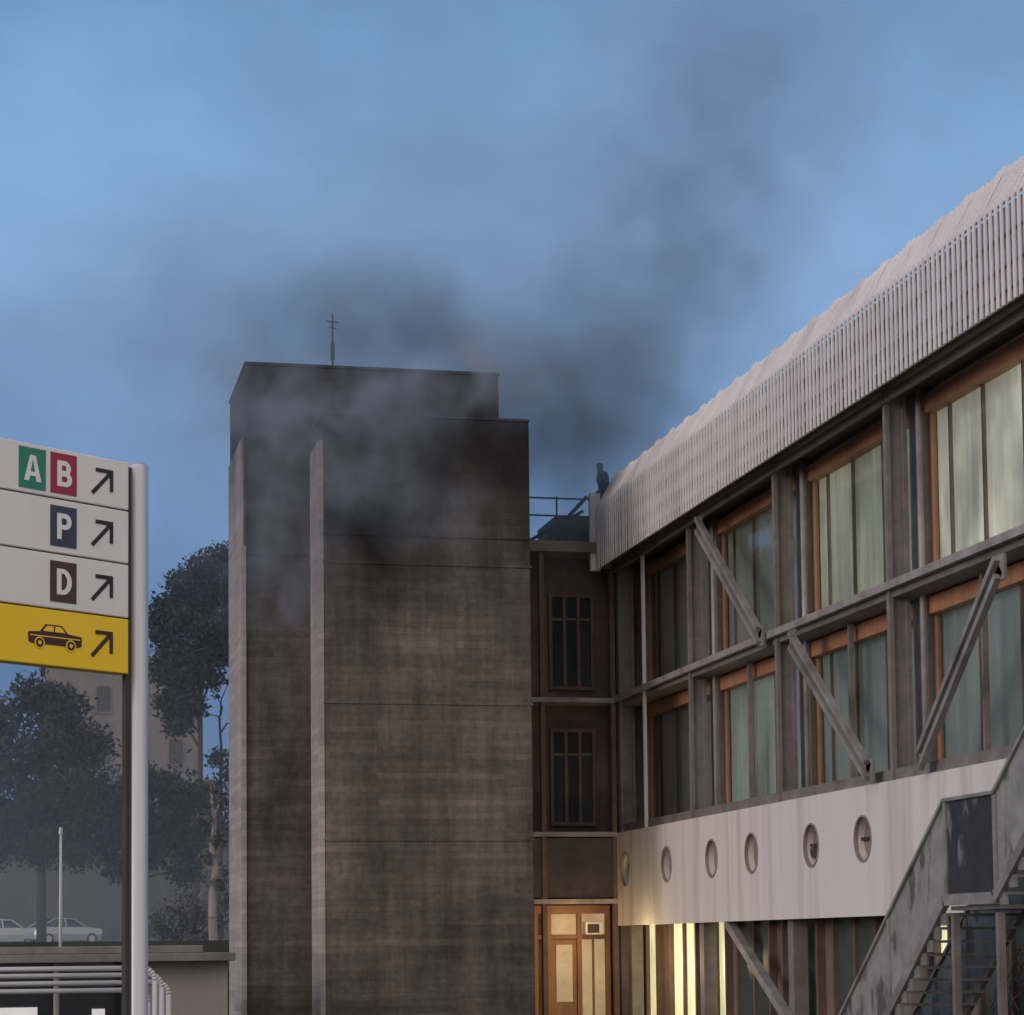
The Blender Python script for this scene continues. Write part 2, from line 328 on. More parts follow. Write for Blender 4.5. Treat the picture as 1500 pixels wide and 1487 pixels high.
for i,y in enumerate(pys):
    r=MB();n=32;vs=[];
    for (xx,rr) in ((14.93,.395),(14.93,.43),(15.0,.43),(15.0,.395)):
        for k in range(n):
            t=2*math.pi*k/n;vs.append((xx,y+rr*math.cos(t),EYE+1.82+rr*math.sin(t)))
    fs=[]
    for a in range(4):
        for k in range(n): fs.append((a*n+k,a*n+(k+1)%n,((a+1)%4)*n+(k+1)%n,((a+1)%4)*n+k))
    r.add(vs,fs);ro=r.obj('porthole',M_ring,ob)
    p=MB();p.cyl((15.13,y,EYE+1.82),(15.16,y,EYE+1.82),.40,n=32)
    p.obj('pane',M_pp,ro)
    if i in(4,5):
        p=MB();p.box(15.06,15.10,y-.38,y+.38,EYE+1.80,EYE+1.86)
        if i==4:p.box(15.06,15.10,y-.38,y+.38,EYE+1.60,EYE+1.78)
        p.obj('crossbar',M_dark,ro)
cols=[55.1,49,43,37,31,25]
for y in cols:
    b=MB()
    b.box(15.0,15.08,y-.07,y+.07,EYE+2.78,EYE+9.68)
    b.box(15.08,15.32,y-.02,y+.02,EYE+2.78,EYE+9.68)
    b.box(15.32,15.40,y-.07,y+.07,EYE+2.78,EYE+9.68)
    b.box(15.2,15.5,y-.16,y+.16,0,EYE+.41)
    b.obj('column',M_steel,ob)
    if y<54: 
        b=MB();b.cyl((15.48,y-.42,EYE+2.78),(15.48,y-.42,EYE+9.68),.055,n=10);b.obj('downpipe',M_steel_light,ob,smooth=True)
    b=MB();b.box(15.60,15.84,y-.31,y+.31,EYE+2.78,EYE+9.66);b.obj('pier',M_steel,ob)
bx1('slender_post',M_screen,ob,14.98,15.06,52.76,52.84,EYE+2.78,EYE+9.68)
for y in (46,40,34,28): bx1('slender_post',M_steel,ob,15.4,15.50,y-.04,y+.04,EYE+2.78,EYE+5.98)
bx1('horizontal_rail',M_steel_light,ob,14.90,14.998,Y0,Y1,EYE+6.12,EYE+6.26)
bx1('horizontal_rail',M_steel,ob,14.93,15.0,Y0,Y1,EYE+9.45,EYE+9.6);bx1('horizontal_rail',M_steel,ob,15.05,15.2,Y0,Y1,EYE+2.78,EYE+2.98)
def brace(p,q):
    b=MB();P=Vector(p);Q=Vector(q)
    b.beam(P,Q,.10,.12,0,(1,0,0));
    off=Vector((.0,.0,.28))
    b.beam(P-off,Q-off,.10,.11,0,(1,0,0))
    b.beam(P+Vector((.05,0,-.14)),Q+Vector((.05,0,-.14)),.26,.02,0,(1,0,0))
    for c in(P,Q): b.box(14.82,14.87,c.y-.15,c.y+.15,c.z-.34,c.z+.06)
    b.obj('diagonal_brace',M_green_light,ob)
bx=14.78
brace((bx,47.5,EYE+9.38),(bx,43.4,EYE+6.33))
brace((bx,41.5,EYE+6.0),(bx,37.6,EYE+3.14))
brace((bx,35.2,EYE+3.14),(bx,32.0,EYE+5.85))
brace((bx,30.2,EYE+6.30),(bx,26.0,EYE+9.2))
b=MB();b.beam((15.1,46.7,EYE+.41),(15.1,41.5,.1),.18,.18,0,(1,0,0));b.obj('diagonal_brace',M_green_light,ob)
def window(ya,yb,z0,z1,cm,kind=0):
    f=MB();x0,x1=15.72,15.82;t=.09
    f.box(x0-.12,x1,yb,ya,z1-.30,z1,0)
    f.box(x0,x1,yb,ya,z0,z0+.12,1)
    ys_=[yb,yb+(ya-yb)*.31,yb+(ya-yb)*.60,ya-.78,ya-t] if kind==0 else [yb,yb+(ya-yb)*.36,yb+(ya-yb)*.66,ya-t]
    for i,y in enumerate(ys_):
        e_=i in(0,len(ys_)-1)
        f.box(x0+(0 if e_ else .04),x1-.002,y,y+(t if e_ else .06),z0+.12,z1-.30,0 if e_ else 1)
    fo=f.obj('window',[M_wood,M_wood_brown],ob)
    p=MB();p.box(x1-.07,x1-.06,yb+.02,ya-.02,z0+.1,z1-.28);p.obj('pane',M_glass,fo)
    c=MB();N=int((ya-yb)/.035);vs=[]
    for i in range(N+1):
        y=yb+.02+(ya-yb-.04)*i/N; x=15.88+.016*math.sin(y*2*math.pi/.24+.8*math.sin(y*3))
        vs+= [(x,y,z0+.06),(x,y,z1-.1)]
    c.add(vs,[(2*i,2*i+2,2*i+3,2*i+1) for i in range(N)]);c.obj('curtain',cm,fo,smooth=True)
up=[(.6,.5,.42,.04),(.62,.56,.46,.12),(.93,.88,.60,.46),(1,.90,.68,.95),(1,.88,.66,.7)]
lo=[(.5,.48,.45,.04),(.80,.84,.74,.26),(.64,.76,.74,.15),(.68,.78,.74,.19),(.7,.8,.74,.18)]
for i in range(5):
    ya,yb=cols[i]-.32,cols[i+1]+.32
    u=up[i];window(ya,yb,EYE+6.25,EYE+9.55,curtainmat('curtain_up_%d'%i,u[:3],u[3],i+1),0)
    l=lo[i];window(ya,yb,EYE+2.80,EYE+5.97,curtainmat('curtain_low_%d'%i,l[:3],l[3],i+11),1 if i%2 else 0)
bx1('ground_floor_wall',M_reddark,ob,15.75,16.2,Y0,Y1-.05,0,EYE+.9)
for ya,yb in ((54.95,54.1),(52.8,50.8),(49.2,48.5),(36.6,36.1)):
    f=MB()
    f.box(15.58,15.745,ya,ya+.09,0,EYE+.6);f.box(15.58,15.745,yb-.09,yb,0,EYE+.6);f.box(15.58,15.745,yb,ya,EYE+.5,EYE+.6)
    if ya-yb>1.5: f.box(15.6,15.745,(ya+yb)/2-.05,(ya+yb)/2+.05,0,EYE+.5)
    fo=f.obj('lit_window',M_wood_dark,ob)
    p=MB();p.box(15.68,15.72,yb,ya,.1,EYE+.5);p.obj('pane',M_litglass,fo)
M_teal=mat('teal_glass',(.07,.095,.095),.15,bump=0)
for ya,yb in ((47.6,45.5),(44.6,42.6),(41.6,39.5),(34.8,32.5)):
    f=MB()
    f.box(15.58,15.745,ya,ya+.09,0,EYE+.6);f.box(15.58,15.745,yb-.09,yb,0,EYE+.6);f.box(15.58,15.745,yb,ya,EYE+.5,EYE+.6)
    f.box(15.6,15.745,(ya+yb)/2-.05,(ya+yb)/2+.05,0,EYE+.5)
    fo=f.obj('dark_window',M_wood_dark,ob)
    p=MB();p.box(15.68,15.72,yb,ya,.1,EYE+.5);p.obj('pane',M_teal,fo)
# louvre parapet
b=MB();b.box(14.60,14.62,Y0,Y1,EYE+9.55,EYE+11.05);b.box(14.62,14.9,Y1-.05,Y1,EYE+9.55,EYE+11.05);b.obj('parapet_backing',M_screen_back,ob)
b=MB();y=Y0
while y<Y1-.1:
    j=random.uniform(-.006,.006)
    b.box(14.45+j,14.475+j,y,y+.085+j,EYE+9.48+j,EYE+11.12)
    y+=.20
b.obj('parapet_slats',M_screen,ob)
for z,h in ((EYE+9.74,.14),(EYE+10.12,.24),(EYE+10.60,.26)): bx1('parapet_rail',M_sheet,ob,14.52,14.57,Y0,Y1,z,z+h)
b=MB()
fn=lambda x,z,y:(x,y,z)
b.prism([(14.50,EYE+11.05),(14.54,EYE+11.05),(14.98,EYE+11.83),(14.94,EYE+11.83)],fn,Y0,Y1)
b.obj('sloping_roof_sheet',M_sheet,ob)
b=MB();y=Y0+.1;k=0
while y<Y1:
    j=random.uniform(-.012,.012)+(.05 if k%6<2 else 0)
    b.prism([(14.47,EYE+11.05),(14.50,EYE+11.05),(14.97,EYE+11.88+j),(14.94,EYE+11.90+j)],fn,y,y+.085)
    y+=.20;k+=1
b.obj('sloping_slats',M_screen,ob)
bx1('parapet_end',M_screen,ob,14.36,14.62,Y1,Y1+.18,EYE+9.5,EYE+11.5)
bx1('soffit',M_wood_dark,ob,14.62,16.2,Y0,Y1,EYE+9.69,EYE+9.715)

# ---------------------------------------------------------------- external stair
fe=thing('fire_escape_stair',(13.6,30,0),'green-grey steel outdoor stair with solid side panels and landing','stair')
sl=.742
def side(x):
    f=lambda y,z,d:(d,y,z)
    zt=EYE+1.95;zb=EYE+.50
    Yg=30.1+zt/sl
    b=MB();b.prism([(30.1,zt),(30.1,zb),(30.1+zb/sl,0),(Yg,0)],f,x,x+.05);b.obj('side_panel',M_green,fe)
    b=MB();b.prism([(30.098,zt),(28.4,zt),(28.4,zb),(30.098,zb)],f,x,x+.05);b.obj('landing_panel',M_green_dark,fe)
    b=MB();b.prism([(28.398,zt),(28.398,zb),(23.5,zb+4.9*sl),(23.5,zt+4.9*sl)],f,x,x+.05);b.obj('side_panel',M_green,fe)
    b=MB()
    b.beam((x+.02,Yg,0.03),(x+.02,30.1,zt+.03),.14,.05);b.beam((x+.02,30.1,zt+.03),(x+.02,28.4,zt+.03),.14,.05);b.beam((x+.02,28.4,zt+.03),(x+.02,23.5,zt+.03+4.9*sl),.14,.05)
    b.obj('handrail',M_green_light,fe)
    b=MB()
    b.beam((x-.03,30.1+zb/sl,0.0),(x-.03,30.1,zb+.05),.08,.16);b.beam((x-.03,30.1,zb+.05),(x-.03,28.4,zb+.05),.08,.16);b.beam((x-.03,28.4,zb+.05),(x-.03,23.5,zb+.05+4.9*sl),.08,.16)
    for y,z in ((32.3,zt-2.2*sl),(30.08,zt),(28.4,zt)):
        b.box(x-.03,x-.002,y-.05,y+.05,z-1.4,z)
    b.obj('stringer',M_green_light,fe)
side(13.0);side(14.25)
for i in range(15):
    y=30.1+ (14-i)*.255; z=(EYE+.36)-(14-i)*.255*sl
    if z>0:
        b=MB();b.box(12.98,14.24,y,y+.28,z-.04,z);b.box(12.98,13.02,y,y+.20,z-.17,z-.041);b.obj('tread',M_tread,fe)
for i in range(14):
    y=28.4-(i+1)*.3; z=EYE+.40+(i+1)*.3*sl
    b=MB();b.box(12.98,14.24,y,y+.3,z-.04,z);b.box(12.98,13.02,y,y+.20,z-.17,z-.041);b.obj('tread',M_tread,fe)
bx1('landing',M_tread,fe,13.06,14.24,28.4,30.1,EYE+.40,EYE+.46)
for i in range(9):
    y=27.0+i*.30; z=EYE+.05-(i)*.22
    if z>0.1: bx1('tread',M_tread,fe,13.5,14.2,y,y+.30,z-.05,z)
for y in (30.0,28.5):
    for x in(13.05,14.18): bx1('support_post',M_steel,fe,x,x+.1,y,y+.1,0,EYE+.35)
def link(x,ya,yb,zf,step,amp,w_):
    b=MB();y=ya;k=0
    while y<yb:
        top=zf(y);z=0.0;s_=1 if k%2 else -1
        prev=None
        while z<top:
            yy=y+s_*amp;s_=-s_
            q=Vector((x+random.uniform(-.05,.05),yy+random.uniform(-.03,.03),z))
            if prev is not None and random.random()<.9: b.beam(prev,q,w_,w_,0,(1,0,0))
            prev=q;z+=step
        y+=amp*2;k+=1
    b.obj('wire_mesh',M_wire,fe)
link(14.35,26.4,32.6,lambda y: EYE+.32-max(0,(y-30.1))*sl,.15,.08,.016)

# ---------------------------------------------------------------- direction sign
ang=math.radians(90-53.3)
e=Vector((math.cos(ang),math.sin(ang),0));n_=Vector((e.y,-e.x,0));P0=Vector((.64,12.15,0))
SM=Matrix(((e.x,0,n_.x,P0.x),(e.y,0,n_.y,P0.y),(0,1,0,0),(0,0,0,1)))
sg=thing('direction_sign',tuple(P0),'white and yellow direction sign panels on aluminium posts','sign')
def sobj(b,name,m,par,**k): return b.obj(name,m,par,M=SM,**k)
for lx in(0,-1.85):
    b=MB()
    pts=[(lx+.056*math.cos(t)*1.0,.056*math.sin(t)) for t in [i*2*math.pi/20 for i in range(20)]]
    b.add([(x,0,z) for x,z in pts]+[(x,4.985,z) for x,z in pts]+[(lx+(x-lx)*.8,5.0,z*.8) for x,z in pts],
          [(i,(i+1)%20,20+(i+1)%20,20+i) for i in range(20)]+[(20+i,20+(i+1)%20,40+(i+1)%20,40+i) for i in range(20)]+[tuple(range(40,60))])
    sobj(b,'post',M_alu,sg,smooth=True)
b=MB();b.box(-.090,-.050,0,4.97,-.02,.012);sobj(b,'channel',M_dark,sg)
bnd=[EYE+2.590,EYE+2.325,EYE+2.037,EYE+1.745,EYE+1.445]
DX=-.05
def arrow(lx,z,m,par,s=.145,zz=.047):
    b=MB();h=s/2;w=.020;lx+=DX
    fn=lambda x,y,d:(x,y,d)
    q=w*.75
    b.prism([(lx-h,z-h+q),(lx-h+q,z-h),(lx+h-.012,z+h-q-.012),(lx+h-q-.012,z+h-.012)],fn,zz,zz+.003)
    b.prism([(lx-h+.03,z+h-w),(lx+h,z+h-w),(lx+h,z+h),(lx-h+.03,z+h)],fn,zz+.0005,zz+.0036)
    b.prism([(lx+h-w,z-h+.03),(lx+h,z-h+.03),(lx+h,z+h-w),(lx+h-w,z+h-w)],fn,zz+.001,zz+.0041)
    sobj(b,'arrow',m,par)
def letter(ch,cx,cz,H,par,zz=.0500):
    b=MB();fn=lambda x,y,d:(cx+x*H,cz+(y-.5)*H,d)
    k=[0]
    def st(pts):
        b.prism(pts,fn,zz,zz+.0015+k[0]*.0003);k[0]+=1
    s=.22
    def bowl(x0,y0,y1,xr):
        r=(y1-y0)/2;yc=(y0+y1)/2;n=14;xc=xr-r if xr-r>x0+.05 else x0+.05
        rx=xr-xc
        o_=[(x0,y1)]+[(xc+rx*math.sin(t),yc+r*math.cos(t)) for t in [math.pi*i/n for i in range(n+1)]]+[(x0,y0)]
        i_=[(x0,y1-s*.82)]+[(xc+(rx-s)*math.sin(t),yc+(r-s*.82)*math.cos(t)) for t in [math.pi*i/n for i in range(n+1)]]+[(x0,y0+s*.82)]
        for j in range(len(o_)-1):
            b.prism([o_[j],o_[j+1],i_[j+1],i_[j]],fn,zz,zz+.0015+k[0]*.0003)
        k[0]+=1
    if ch in 'BPD': st([(-.33,0),(-.33+s,0),(-.33+s,1),(-.33,1)])
    if ch=='B': bowl(-.33+s,.44,1,.32);bowl(-.33+s,0,.58,.37)
    if ch=='P': bowl(-.33+s,.38,1,.36)
    if ch=='D': bowl(-.33+s,0,1,.38)
    if ch=='A':
        st([(-.40,0),(-.40+s*1.05,0),(.02,1),(-.13,1)]);st([(.40,0),(.40-s*1.05,0),(-.02,1),(.13,1)]);st([(-.22,.2),(.22,.2),(.18,.36),(-.18,.36)])
    sobj(b,'letter',M_letter,par)
panels=[]
for i in range(4):
    z1,z0=bnd[i]-.004,bnd[i+1]+.004
    b=MB();b.box(-1.79,-.100,z0,z1,-.045,.045)
    p=sobj(b,'yellow_panel' if i==3 else 'white_panel',M_yellow if i==3 else M_signwhite,sg,bevel=.006);panels.append(p)
    zc=(z0+z1)/2
    arrow(-.232,zc-.005,M_maroon if i==3 else M_black,p)
b=MB();b.box(-1.78,-.105,bnd[4]+.01,bnd[0]-.01,-.03,.03);sobj(b,'backing_frame',M_dark,sg)
def square(ch,lx,i,m):
    zc=(bnd[i]+bnd[i+1])/2;lx+=DX
    b=MB();b.box(lx-.084,lx+.084,zc-.106,zc+.106,.0455,.0492);o=sobj(b,'letter_square',m,panels[i]);letter(ch,lx,zc,.135,o)
square('B',-.484,0,M_signred);square('A',-.684,0,M_signgreen);square('P',-.484,1,M_signblue);square('D',-.484,2,M_signbrown)
b=MB();zc=(bnd[3]+bnd[4])/2;fn=lambda x,y,d:(-.535+DX+x*.172,zc-.005+y*.165,d)
body=[(-.97,-.16),(-1,.08),(-.97,.15),(-.56,.19),(-.36,.43),(.24,.43),(.48,.19),(.96,.15),(1,.08),(.98,-.16),(.85,-.20),(-.85,-.20)]
b.prism(body,fn,.0465,.0490)
def disc(cx,cy,r,d0,d1,mi):
    b.prism([(cx+r*math.cos(2*math.pi*k/20),cy+r*math.sin(2*math.pi*k/20)) for k in range(20)],fn,d0,d1,mi)
for cx in(-.58,.58):
    disc(cx,-.17,.185,.0466,.0500,1);disc(cx,-.17,.145,.0467,.0510,0);disc(cx,-.17,.065,.0468,.0515,1)
b.prism([(-.46,.21),(-.31,.385),(-.07,.385),(-.07,.21)],fn,.0466,.0502,1)
b.prism([(-.01,.21),(-.01,.385),(.20,.385),(.37,.21)],fn,.0466,.0502,1)
b.prism([(-.93,.03),(.93,.03),(.93,.06),(-.93,.06)],fn,.0466,.0502,1)
sobj(b,'car_pictogram',[M_maroon,M_yellow],panels[3])

# ---------------------------------------------------------------- low pavilion, railings
def W(u,D,v=None):
    t=(u-750)/3300
    x,y=D*(.2159+.9764*t),D*(.9764-.2159*t)
    return (x,y) if v is None else (x,y,EYE+(1390-v)*D/3300)
pv=thing('low_pavilion',(0,46,0),'low flat-roofed pavilion with dark roof edge and pale walls','building')
b=MB();b.box(-7,4.2,44,50,EYE-.28,EYE-.12);b.box(-7,3.6,44.3,50,EYE-.119,EYE+.03);b.obj('roof',M_canopy,pv,bevel=.02)
bx1('wall',M_pavwall,pv,-6.5,-1.2,45.4,49.5,0,EYE-.29);bx1('wall',M_pavwall,pv,2.2,4.1,44.6,49.5,0,EYE-.29)
bx1('glazing',M_glass_dark,pv,-1.19,2.19,46.0,46.1,0,EYE-.29)
for x in(-1.0,.8,2.1):
    b=MB();b.cyl((x,44.4,0),(x,44.4,EYE-.29),.06);b.obj('post',M_pavwall,pv)
bx1('lit_panel',M_litwhite,pv,-1.1,.45,45.2,45.3,.9,EYE-1.15);bx1('lit_panel',M_litwhite,pv,1.5,1.75,45.2,45.3,.9,EYE-1.2)
rl=thing('tubular_rack',(0,22,0),'white tubular steel rack with bent-down tube ends','railing')
for k,(v,ue) in enumerate(((1420,226),(1430,236),(1441,246),(1452,216))):
    D=22+k*.25
    x1,y1,z=W(ue,D,v);x0=x1-3.2
    b=MB();r=.026
    b.cyl((x0,y1,z),(x1-.12,y1,z),r)
    prev=Vector((x1-.12,y1,z))
    for a in range(1,7):
        t=a*math.pi/12;q=Vector((x1-.12+.12*math.sin(t),y1,z-.12+.12*math.cos(t)));b.cyl(prev,q,r);prev=q
    b.cyl(prev,(prev.x,y1,0),r);b.cyl((x0,y1,z),(x0,y1,0),r)
    b.obj('tube',M_tube,rl,smooth=True)

# ---------------------------------------------------------------- background
x,y=W(88,70)
lp=thing('lamp_post',(x,y,0),'slender white lamp post standing in front of parked cars','lamp post')
b=MB();b.cyl((x,y,0),(x,y,EYE+3.6),.06,.04,10);b.obj('pole',M_tube,lp,smooth=True)
b=MB();b.cyl((x,y,EYE+3.55),(x,y,EYE+3.75),.07,.05,10);b.obj('lamp_head',M_tube,lp)
b=MB();b.box(-40,40,140,141.5,2.6,8.6);b.box(-40,40,139.8,141.6,8.6,8.9)
rw=b.obj('retaining_wall',M_stone);tag(rw,'long weathered grey retaining wall behind parked cars','wall')
bb=thing('apartment_building',(8,156,0),'pale grey plastered old building with small dark windows among trees','building')
bx1('wall',M_plaster,bb,2.0,12.2,152,160,6,EYE+19.0)
bx1('roof',mat('tile_roof',(.12,.09,.08),.9),bb,1.7,12.5,151.7,160.3,EYE+19.0,EYE+19.4)
for r in range(4):
    for cidx in range(4):
        xx=2.9+cidx*2.4;zz=EYE+5.2+r*3.5
        f=MB();f.box(xx-.1,xx+1.0,151.9,151.998,zz-.12,zz);f.box(xx-.06,xx,151.93,151.998,zz,zz+1.7);f.box(xx+.9,xx+.96,151.93,151.998,zz,zz+1.7);f.box(xx-.06,xx+.96,151.93,151.998,zz+1.7,zz+1.78)
        fo=f.obj('window',M_plaster,bb)
        p=MB();p.box(xx,xx+.9,151.97,151.998,zz,zz+1.7);p.obj('pane',M_stone,fo)
b=MB();b.box(12.9,30,165,172,6,EYE+9);ob2=b.obj('distant_building',M_plaster);tag(ob2,'plain pale block mostly hidden behind the tower','building')
b=MB();b.box(-14,-1,158,166,6,EYE+17);ob2=b.obj('distant_building',M_plaster);tag(ob2,'plain grey block hidden behind dark trees','building')

def tree(name,x,y,z0,trunk_top,clumps,leafmat,barkmat,label,trunk_r=.25,leaf=.22,per=420,lean=0,flat=.72):
    t=thing(name,(x,y,z0),label,'tree')
    b=MB();p=Vector((x,y,z0));N=6
    for i in range(N):
        q=Vector((x+lean*(i+1)/N+random.uniform(-.08,.08),y+random.uniform(-.1,.1),z0+(trunk_top-z0)*(i+1)/N))
        b.cyl(p,q,trunk_r*(1-.1*i),trunk_r*(1-.1*(i+1)),8,cap=False);p=q
    for (cx,cy,cz,r) in clumps:
        c=Vector((x+cx,y+cy,cz));st=Vector((x+lean*.8,y,min(trunk_top,max(z0+(trunk_top-z0)*.5,cz-r*1.5))))
        mid=(st+c)/2+Vector((random.uniform(-.3,.3),random.uniform(-.3,.3),random.uniform(-.1,.4)))
        b.cyl(st,mid,trunk_r*.4,trunk_r*.25,6,cap=False);b.cyl(mid,c,trunk_r*.25,trunk_r*.08,6,cap=False)
        for k in range(4):
            d=Vector((random.uniform(-1,1),random.uniform(-1,1),random.uniform(-.6,1)))*r*.8
            b.cyl(mid.lerp(c,.7),c+d,trunk_r*.12,trunk_r*.03,5,cap=False)
    b.obj('trunk',barkmat,t,smooth=True)
    l=MB()
    for (cx,cy,cz,r) in clumps:
        nn=int(per*r*r)
        for k in range(nn):
            d=Vector((random.gauss(0,1),random.gauss(0,1),random.gauss(0,1))).normalized()
            rr=r*(random.random()**.45)*random.uniform(.7,1.2)
            c=Vector((x+cx,y+cy,cz))+Vector((d.x*rr,d.y*rr,d.z*rr*flat))
            a=Vector((random.gauss(0,1),random.gauss(0,1),random.gauss(0,1))).normalized()
            bb_=a.cross(d)
            if bb_.length<.1: continue
            bb_.normalize();s=leaf*random.uniform(.5,1.3)
            l.add([c-a*s,c-bb_*s*.55,c+a*s,c+bb_*s*.55],[(0,1,2,3)])
    l.obj('crown',leafmat,t)
    return t
x,y=W(285,120)
pc=[(1.6,0,EYE+21.0,1.0),(.6,.3,EYE+20.4,1.2),(-.6,-.3,EYE+19.4,1.2),(.4,0,EYE+18.8,1.4),(-1.5,.2,EYE+18.2,1.0),(1.6,.4,EYE+19.2,1.4),(-.7,0,EYE+17.5,1.4),(.7,-.3,EYE+17.0,1.5),(1.8,0,EYE+17.6,1.4),(-1.9,0,EYE+16.8,.9),(-1.2,.2,EYE+15.8,1.3),(.2,0,EYE+15.4,1.4),(1.3,0,EYE+15.8,1.3),(2.6,0,EYE+20.2,1.3),(2.9,0,EYE+18.5,1.4),(2.5,0,EYE+16.5,1.0),(-1.6,0,EYE+14.6,1.0),(-.6,0,EYE+14.2,1.2),(-2.0,0,EYE+17.6,.7),(.7,0,EYE+14.4,1.0),(-1.3,0,EYE+13.0,1.1),(-.2,0,EYE+12.8,1.0),(-.9,0,EYE+11.8,.9)]
tree('pine_tree',x,y,2.6,EYE+17,pc,M_leaf,M_bark,'tall dark pine tree rising beside the concrete tower',.22,.16,620,lean=.4,flat=.85)
x,y=W(60,108)
tc_=[(-2.2,0,EYE+10.8,1.6),(-.4,0,EYE+12.0,1.5),(1.0,0,EYE+11.4,1.5),(2.2,.2,EYE+9.8,1.4),(.2,0,EYE+9.6,1.9),(-1.8,0,EYE+8.7,1.8),(2.0,0,EYE+7.8,1.5),(.2,0,EYE+7.2,1.8),(-1.6,0,EYE+6.4,1.6),(1.8,0,EYE+6.0,1.4),(-3.2,0,EYE+9.4,1.6),(0,0,EYE+5.0,1.5),(-2.4,0,EYE+4.8,1.4),(1.6,0,EYE+4.6,1.2),(-3.4,0,EYE+7,1.5)]
tree('tree',x,y,2.6,EYE+9,tc_,M_leaf,M_bark,'broad dark leafy tree in front of grey buildings',.25,.16,520,flat=.9)
x,y=W(205,112)
tree('tree',x,y,2.6,EYE+6.5,[(-1.6,0,EYE+7.2,1.3),(0,0,EYE+8.2,1.3),(1.4,0,EYE+7.9,1.3),(-.4,0,EYE+6.4,1.5),(1.2,0,EYE+6.0,1.4),(2.7,0,EYE+7.2,1.2),(-1.8,0,EYE+5.4,1.3),(3.4,0,EYE+6.0,1.1),(2.4,0,EYE+5.0,1.2),(.4,0,EYE+4.8,1.3),(-1.2,0,EYE+4.0,1.0),(2.2,0,EYE+3.8,1.0)],M_leaf,M_bark,'low dark tree standing in front of the retaining wall',.2,.16,500,flat=.9)
x,y=W(312,92)
tree('tree',x,y,2.6,EYE+6,[(-.2,0,EYE+6.6,.5),(.3,0,EYE+6.0,.55),(-.45,0,EYE+5.2,.6),(.2,0,EYE+4.4,.6),(-.3,0,EYE+3.6,.5),(.2,0,EYE+2.6,.5)],M_leaf3,M_bark_pale,'thin sparse tree with a pale trunk beside the tower',.2,.12,400)
x,y=W(270,100)
tree('shrub',x,y,2.6,EYE+1.4,[(-1.2,0,EYE+1.1,.9),(0,0,EYE+1.7,1.0),(1.2,0,EYE+1.4,1.0),(2.0,0,EYE+2.2,.8),(-.4,0,EYE+.8,.9),(1.0,0,EYE+.7,.9),(1.6,0,EYE+3.2,.7)],M_leaf3,M_bark_pale,'pale dusty shrub growing beside the tower base',.1,.13,460,flat=.9)
x,y=W(322,122)
tree('tree',x,y,2.6,EYE+12.5,[(-.1,0,EYE+10.2,.9),(.6,0,EYE+9.2,1.0),(-.5,0,EYE+8.4,1.0),(.7,0,EYE+7.6,1.0),(-.2,0,EYE+13.6,.25),(.5,0,EYE+14.4,.3),(-.7,0,EYE+12.6,.2),(1.0,0,EYE+12.0,.3)],M_leaf,M_bark,'bare-branched tree against the dusk sky',.16,.14,380)
b=MB()
for k in range(16000):
    xx=random.uniform(-12,16);zz=8.4+abs(random.gauss(0,1.1))*(1.2+.5*math.sin(xx*1.3))
    c=Vector((xx,random.uniform(141.7,144),zz));a=Vector((random.gauss(0,1),random.gauss(0,1),random.gauss(0,1))).normalized();q=a.cross(Vector((.3,.5,.8))).normalized();s=random.uniform(.12,.3)
    b.add([c-a*s,c-q*s*.6,c+a*s,c+q*s*.6],[(0,1,2,3)])
hd=b.obj('scrub_vegetation',M_leaf2);hd['kind']='stuff'

